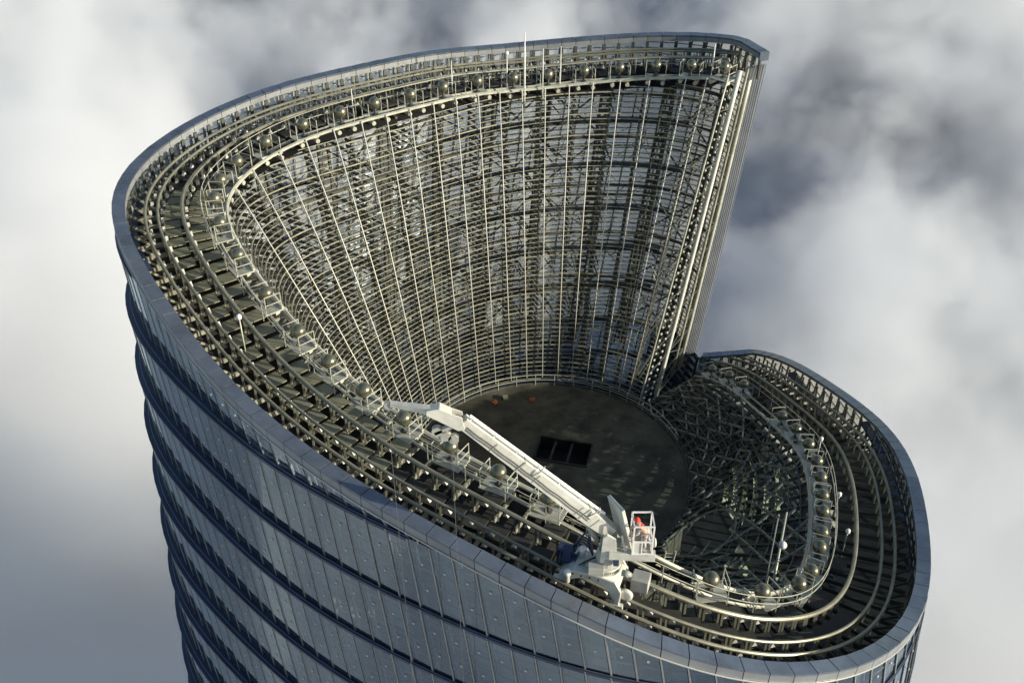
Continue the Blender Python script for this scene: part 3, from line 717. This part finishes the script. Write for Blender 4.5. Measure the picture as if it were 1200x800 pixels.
# ------------------------------------------------------------------ worker in the cage
def skinned(name, V, E_, rad, m, parent, lv=2):
    me = bpy.data.meshes.new(name); me.from_pydata(V, E_, []); me.materials.append(m); o = bpy.data.objects.new(name, me); COL.objects.link(o)
    if parent: o.parent = parent; o.matrix_parent_inverse = Matrix.Translation(parent_loc(parent)).inverted()
    k = o.modifiers.new('skin', 'SKIN'); k.use_smooth_shade = True
    for i, r in enumerate(rad):
        sv_ = me.skin_vertices[0].data[i]; sv_.radius = (r, r) if not isinstance(r, tuple) else r; sv_.use_root = (i == 0)
    u = o.modifiers.new('sub', 'SUBSURF'); u.levels = lv; u.render_levels = lv
    return o
px, py, pz = 5.86, -25.48, 6.53
def P_(x, y, z): return (px + x, py + y, pz + z)
V = [P_(0, 0, .92), P_(-.10, 0, 1.10), P_(-.26, 0, 1.32), P_(-.33, 0, 1.42), P_(-.38, 0, 1.50), P_(-.43, 0, 1.63),
     P_(.01, -.09, .88), P_(-.03, -.10, .48), P_(.02, -.11, .08), P_(-.12, -.12, .04), P_(.01, .09, .88), P_(-.05, .10, .48), P_(.0, .11, .08), P_(-.14, .12, .04),
     P_(-.28, -.19, 1.33), P_(-.36, -.25, 1.08), P_(-.56, -.22, .92), P_(-.64, -.21, .88), P_(-.28, .19, 1.33), P_(-.36, .25, 1.08), P_(-.56, .22, .92), P_(-.64, .21, .88)]
E_ = [(0, 1), (1, 2), (2, 3), (3, 4), (4, 5), (0, 6), (6, 7), (7, 8), (8, 9), (0, 10), (10, 11), (11, 12), (12, 13), (2, 14), (14, 15), (15, 16), (16, 17), (2, 18), (18, 19), (19, 20), (20, 21)]
rad = [.14, .135, .15, .06, .075, .095, .09, .06, .045, .04, .09, .06, .045, .04, .06, .045, .034, .034, .06, .045, .034, .034]
for sgn, base in ((-1, 17), (1, 21)):
    bx_, by_, bz_ = V[base]
    for f_, (dy, ln) in enumerate(((-.032, .07), (-.011, .085), (.011, .08), (.032, .06))):
        i0 = len(V); V += [(bx_ - .04, by_ + dy, bz_ + .005), (bx_ - .04 - ln * .5, by_ + dy * 1.15, bz_ - .005), (bx_ - .04 - ln * .75, by_ + dy * 1.2, bz_ - .045)]
        E_ += [(base, i0), (i0, i0 + 1), (i0 + 1, i0 + 2)]; rad += [.011, .010, .009]
    i0 = len(V); V += [(bx_ - .0, by_ - sgn * .045, bz_ - .01), (bx_ - .045, by_ - sgn * .06, bz_ - .03)]; E_ += [(base, i0), (i0, i0 + 1)]; rad += [.012, .010]
man = skinned('person', V, E_, rad, M['skin'], None)
tag(man, 'worker in red vest and red helmet leaning on the rail of the crane cage', 'person')
skinned('vest', [V[i] for i in (1, 2, 3)], [(0, 1), (1, 2)], [.16, .175, .08], M['red'], man)
for q in ((14, 15, 16), (18, 19, 20)): skinned('sleeve', [V[i] for i in q], [(0, 1), (1, 2)], [.075, .06, .05], M['pale_cloth'], man)
jv = [0, 6, 7, 8, 10, 11, 12]; mp = {a_: i for i, a_ in enumerate(jv)}
skinned('trousers', [V[i] for i in jv], [(mp[a_], mp[b_]) for a_, b_ in E_ if a_ in mp and b_ in mp], [.158, .11, .082, .065, .11, .082, .065], M['pale_cloth'], man)
hx, hy, hz = V[5]
hm = MB().lathe((hx, hy, hz + .03), [(.15, 0), (.13, .02), (.125, .06), (.10, .11), (.05, .14), (.005, .15)], 20); hm.build('helmet', M['red'], man, True)
fc = MB().lathe((hx - .09, hy, hz - .02), [(.02, 0), (.012, .03), (.002, .04)], 8, (-1, 0, 0)); fc.build('nose', M['skin'], man, True)
for y in (-.035, .035): MB().sphere((hx - .088, hy + y, hz + .005), .013, 8, 6).build('eye', M['black'], man, True)
MB().box((hx - .092, hy, hz - .06), (1, 0, 0), (0, 1, 0), Z, .006, .025, .006).build('mouth', M['red'], man)

# ------------------------------------------------------------------ masts, lamps and small things
def mast(x, y, zb, zt, r_, label, ball=False, nm='lightning_rod', cat='rod'):
    t = thing(nm, label, cat, (x, y, zb))
    MB().tube([(x, y, zb), (x, y, zb + (zt - zb) * .55), (x, y, zt)], [r_, r_, r_ * .6], 8).build('pole', M['white'], t, True)
    MB().lathe((x, y, zb), [(.22, 0), (.22, .05), (.1, .08), (.1, .25)], 12).build('base_plate', M['steel'], t)
    if ball: MB().sphere((x, y, zt), .16, 14, 8).build('ball', M['white'], t, True)
    return t
mast(1.0, 17.85, 10.4, 16.0, .075, 'tallest white lightning rod, rising above the middle of the back rim')
mast(-.37, 19.4, 10.4, 13.9, .05, 'short white mast with a ball on top, left of the tallest rod', True, 'antenna_mast', 'antenna')
mast(2.45, 18.9, 10.4, 14.4, .045, 'thin white rod just right of the tallest lightning rod')
mast(3.9, 20.4, 10.4, 14.1, .045, 'thin white rod, second to the right of the tallest lightning rod')
mast(16.0, 20.3, 11.2, 14.3, .06, 'white post standing by the top corner of the tall notch edge')
mast(-11.6, 12.4, 10.5, 13.6, .045, 'thin white rod on the back left rim among the globes')
mast(-4.6, 17.3, 10.4, 14.0, .045, 'thin white rod on the back rim left of the ball topped mast')
def lamp(x, y, zb, zt, label):
    t = thing('walkway_lamp', label, 'lamp', (x, y, zb))
    MB().tube([(x, y, zb), (x, y, zt)], .04, 8).build('post', M['tube'], t, True)
    MB().lathe((x, y, zt), [(.06, 0), (.14, .04), (.14, .22), (.08, .3), (.02, .32)], 14).build('lamp_head', M['white'], t, True)
    return t
lamp(21.35, -4.4, -8.3, -5.3, 'small white lamp on a post by the upper right walkway rail')
lamp(20.9, -10.3, -7.0, -4.9, 'small white lamp on the right walkway rail beside the row of globes')
lamp(20.2, -14.2, -6.3, -4.2, 'small white lamp lowest on the right walkway rail')
lamp(-14.8, -11.7, 7.2, 9.6, 'small white lamp on the left walkway where the girts are sunlit')
t = thing('leaning_pole', 'pale leaning pole with a white bulb halfway up, over the dark lattice', 'pole', (14.63, -18.73, -4.6))
MB().tube([(14.63, -18.73, -4.6), (16.46, -13.69, -3.0)], [.10, .06], 8).build('shaft', M['tube'], t, True)
MB().tube([(14.3, -18.5, -4.6), (15.9, -14.0, -3.2)], .05, 6).build('side_stay', M['tube'], t, True)
MB().sphere((15.75, -16.0, -3.35), .24, 16, 10).build('bulb', M['white'], t, True)
t = thing('access_ladder', 'dark steel ladder beside the crane cage leading down towards the deck', 'ladder', (8.0, -20.6, -4.0))
q = MB()
for dx in (-.25, .25): q.tube([(8.0 + dx, -21.5, 2.0), (8.0 + dx, -19.3, -5.0)], .05, 6)
q.build('ladder_rail', M['tube'], t); q = MB()
for k_ in np.linspace(.03, .97, 18): q.tube([(7.75, -21.5 + 2.2 * k_, 2.0 - 7 * k_), (8.25, -21.5 + 2.2 * k_, 2.0 - 7 * k_)], .03, 5)
q.build('rungs', M['tube'], t)
def crate(x, y, hx_, hy_, hz_, ang, m, label, nm='deck_crate'):
    t = thing(nm, label, 'crate', (x, y, ZF)); ca, sa = math.cos(ang), math.sin(ang); X, Y = np.array([ca, sa, 0]), np.array([-sa, ca, 0]); c = np.array([x, y, ZF])
    MB().box(c + Z * hz_, X, Y, Z, hx_, hy_, hz_).build('body', m, t, False, .02)
    MB().box(c + Z * (2 * hz_ + .02), X, Y, Z, hx_ + .02, hy_ + .02, .02).build('lid', m, t)
crate(1.82, 12.58, .26, .2, .09, .4, M['orange'], 'rust orange crate on the sunlit back of the round deck')
crate(-1.52, 12.2, .2, .15, .08, .9, M['orange'], 'smaller rust crate left on the sunlit deck near the handrail')
crate(-.6, 12.9, .2, .2, .1, .2, M['steel'], 'pale grey box on the sunlit deck behind the two rust crates')
crate(3.05, 3.6, .3, .16, .12, .6, M['plate'], 'flat olive case lying in shade beside the deck pit')

# ------------------------------------------------------------------ cloud tops all round, far below the crown
_lat = np.random.default_rng(11).random((256, 256))
def vnoise(x, y):
    xi = np.floor(x).astype(int); yi = np.floor(y).astype(int); fx, fy = x - xi, y - yi; fx = fx ** 3 * (fx * (fx * 6 - 15) + 10); fy = fy ** 3 * (fy * (fy * 6 - 15) + 10)
    g = lambda a, b: _lat[a % 256, b % 256]
    return (g(xi, yi) * (1 - fx) + g(xi + 1, yi) * fx) * (1 - fy) + (g(xi, yi + 1) * (1 - fx) + g(xi + 1, yi + 1) * fx) * fy
def fbm(x, y, o=5, gain=.5):
    s = 0; a = 1; t = 0
    for i in range(o): s = s + a * vnoise(x * 2 ** i + 17.3 * i, y * 2 ** i + 9.1 * i); t += a; a *= gain
    return s / t
def axis(lo, hi, c0, c1, fine, far):
    a = list(np.arange(c0, c1 + .1, fine)); st = fine; v = c1
    while v < hi: st *= far; v += st; a.append(v)
    st = fine; v = c0
    while v > lo: st *= far; v -= st; a.insert(0, v)
    return np.array(a)
gx_ = axis(-14000, 14000, -420, 420, 4.5, 1.16); gy_ = axis(-14000, 16000, -120, 760, 4.5, 1.16)
X, Y = np.meshgrid(gx_, gy_)
wx = X + 40 * (fbm(X / 110 + 3, Y / 110 + 8, 3) - .5); wy = Y + 40 * (fbm(X / 110 + 31, Y / 110 + 2, 3) - .5)
H = -165 + 34 * (fbm(wx / 210 + 5, wy / 210 + 1, 4, .33) - .5)
for bx, by, hgt, rad in ((-205, 477, 13, 46), (-240, 450, 8, 40), (-190, 300, 8, 80), (-140, 170, 6, 70)):
    H += hgt * np.exp(-((X - bx) ** 2 + (Y - by) ** 2) / rad ** 2)
ny, nx_ = X.shape; V = np.stack([X, Y, H], -1).reshape(-1, 3); idx = np.arange(ny * nx_).reshape(ny, nx_)
F = np.stack([idx[:-1, :-1], idx[:-1, 1:], idx[1:, 1:], idx[1:, :-1]], -1).reshape(-1, 4)
me = bpy.data.meshes.new('cloud_sea'); me.vertices.add(len(V)); me.vertices.foreach_set('co', V.ravel()); me.loops.add(F.size); me.loops.foreach_set('vertex_index', F.ravel().astype(np.int32))
me.polygons.add(len(F)); me.polygons.foreach_set('loop_start', (np.arange(len(F)) * 4).astype(np.int32)); me.polygons.foreach_set('use_smooth', np.ones(len(F), bool)); me.update(); me.validate()
m = bpy.data.materials.new('cloud'); m.use_nodes = True; n, l = m.node_tree.nodes, m.node_tree.links; n.remove(n['Principled BSDF'])
tc = n.new('ShaderNodeTexCoord')
def noise(scale, det, rough=.5, dist=0.0):
    t = n.new('ShaderNodeTexNoise'); t.inputs['Scale'].default_value = scale; t.inputs['Detail'].default_value = det; t.inputs['Roughness'].default_value = rough; t.inputs['Distortion'].default_value = dist
    l.new(tc.outputs['Object'], t.inputs['Vector']); return t.outputs[0]
def math_(op, a, b=None):
    k = n.new('ShaderNodeMath'); k.operation = op
    for i, v in enumerate((a, b)):
        if v is None: continue
        if isinstance(v, (int, float)): k.inputs[i].default_value = v
        else: l.new(v, k.inputs[i])
    return k.outputs[0]
# cloud surface tone: broad noise, finer wisps, and darker and paler patches set by position
cloud_tone = math_('ADD', math_('MULTIPLY', noise(.0058, 4, .5, .5), 1.05), math_('ADD', math_('MULTIPLY', noise(.021, 6, .55, .8), .40), .07))
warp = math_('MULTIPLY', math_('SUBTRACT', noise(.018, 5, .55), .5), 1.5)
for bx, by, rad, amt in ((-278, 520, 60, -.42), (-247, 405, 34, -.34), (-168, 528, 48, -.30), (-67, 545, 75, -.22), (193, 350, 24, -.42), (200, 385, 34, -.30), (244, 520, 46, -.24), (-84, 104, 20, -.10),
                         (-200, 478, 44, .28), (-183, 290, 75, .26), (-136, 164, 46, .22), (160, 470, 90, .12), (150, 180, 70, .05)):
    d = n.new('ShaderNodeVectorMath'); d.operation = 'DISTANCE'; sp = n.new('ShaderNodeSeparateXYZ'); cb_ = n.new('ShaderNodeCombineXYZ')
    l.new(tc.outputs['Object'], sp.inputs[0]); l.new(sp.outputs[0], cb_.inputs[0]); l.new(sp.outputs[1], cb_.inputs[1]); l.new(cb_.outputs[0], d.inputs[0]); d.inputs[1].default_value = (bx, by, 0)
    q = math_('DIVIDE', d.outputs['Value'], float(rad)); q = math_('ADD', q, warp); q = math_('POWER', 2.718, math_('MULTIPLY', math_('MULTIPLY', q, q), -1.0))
    cloud_tone = math_('ADD', cloud_tone, math_('MULTIPLY', q, amt))
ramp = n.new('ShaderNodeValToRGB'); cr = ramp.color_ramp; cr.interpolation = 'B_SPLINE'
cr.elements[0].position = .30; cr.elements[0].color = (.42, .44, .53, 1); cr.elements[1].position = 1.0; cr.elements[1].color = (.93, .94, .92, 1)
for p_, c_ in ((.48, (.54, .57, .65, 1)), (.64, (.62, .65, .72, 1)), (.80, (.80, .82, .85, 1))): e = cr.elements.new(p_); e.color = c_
l.new(cloud_tone, ramp.inputs[0])
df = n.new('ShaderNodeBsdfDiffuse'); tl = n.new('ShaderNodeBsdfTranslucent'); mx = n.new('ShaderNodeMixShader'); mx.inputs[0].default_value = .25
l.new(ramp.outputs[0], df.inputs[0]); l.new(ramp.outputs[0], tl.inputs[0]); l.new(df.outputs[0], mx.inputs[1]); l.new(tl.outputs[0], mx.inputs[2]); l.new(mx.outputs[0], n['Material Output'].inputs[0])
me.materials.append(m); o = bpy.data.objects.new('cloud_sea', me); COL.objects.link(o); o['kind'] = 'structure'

# soft cloud bodies drifting up round the shaft: one closed box of uneven density above the cloud sea
vb = MB().box((0, 380, -122), (1, 0, 0), (0, 1, 0), (0, 0, 1), 520, 440, 87)
m = bpy.data.materials.new('drifting_cloud'); m.use_nodes = True; n, l = m.node_tree.nodes, m.node_tree.links; n.remove(n['Principled BSDF'])
pv = n.new('ShaderNodeVolumePrincipled'); pv.inputs['Color'].default_value = (.885, .905, .945, 1); pv.inputs['Anisotropy'].default_value = 0.0
tc = n.new('ShaderNodeTexCoord'); sp = n.new('ShaderNodeSeparateXYZ'); l.new(tc.outputs['Object'], sp.inputs[0])
big = math_('MULTIPLY', noise(.0062, 1, .5), .62)
den = math_('ADD', big, math_('MULTIPLY', noise(.023, 5, .62), .60))
hz_ = n.new('ShaderNodeMapRange'); hz_.inputs[1].default_value = -160; hz_.inputs[2].default_value = -40; hz_.inputs[3].default_value = .07; hz_.inputs[4].default_value = -.20; l.new(sp.outputs[2], hz_.inputs[0])
den = math_('ADD', den, hz_.outputs[0])
cxy = n.new('ShaderNodeCombineXYZ'); l.new(sp.outputs[0], cxy.inputs[0]); l.new(sp.outputs[1], cxy.inputs[1])
for bx, by, rad, amt in ((-150, 335, 42, .30), (-132, 268, 34, .16), (-140, 195, 60, .16), (-106, 120, 40, .14), (95, 175, 60, .10), (145, 420, 60, .10), (85, 70, 40, .05),
                         (-222, 405, 52, -.24), (-195, 305, 26, -.18), (-122, 372, 30, -.16), (-50, 400, 62, -.13), (150, 262, 27, -.18), (180, 365, 40, -.12), (-62, 70, 16, -.08), (-98, 82, 40, .20)):
    d = n.new('ShaderNodeVectorMath'); d.operation = 'DISTANCE'; l.new(cxy.outputs[0], d.inputs[0]); d.inputs[1].default_value = (bx, by, 0)
    q = n.new('ShaderNodeMapRange'); q.interpolation_type = 'SMOOTHSTEP'; q.inputs[1].default_value = 0; q.inputs[2].default_value = rad * 1.75; q.inputs[3].default_value = amt; q.inputs[4].default_value = 0
    l.new(d.outputs['Value'], q.inputs[0]); den = math_('ADD', den, q.outputs[0])
# fade out before the walls of the box
ex = n.new('ShaderNodeMapRange'); ex.inputs[1].default_value = 380; ex.inputs[2].default_value = 510; ex.inputs[3].default_value = 0; ex.inputs[4].default_value = -.5; l.new(math_('ABSOLUTE', sp.outputs[0]), ex.inputs[0])
ey = n.new('ShaderNodeMapRange'); ey.inputs[1].default_value = 330; ey.inputs[2].default_value = 430; ey.inputs[3].default_value = 0; ey.inputs[4].default_value = -.5; l.new(math_('ABSOLUTE', math_('SUBTRACT', sp.outputs[1], 380.0)), ey.inputs[0])
den = math_('ADD', den, math_('ADD', ex.outputs[0], ey.outputs[0]))
m2 = n.new('ShaderNodeMapRange'); m2.inputs[1].default_value = .52; m2.inputs[2].default_value = .64; m2.inputs[3].default_value = 0; m2.inputs[4].default_value = .045; l.new(den, m2.inputs[0])
l.new(m2.outputs[0], pv.inputs['Density']); l.new(pv.outputs[0], n['Material Output'].inputs['Volume'])
o = vb.build('cloud', m); o['kind'] = 'stuff'
sc.cycles.volume_bounces = 3; sc.cycles.volume_step_rate = .8
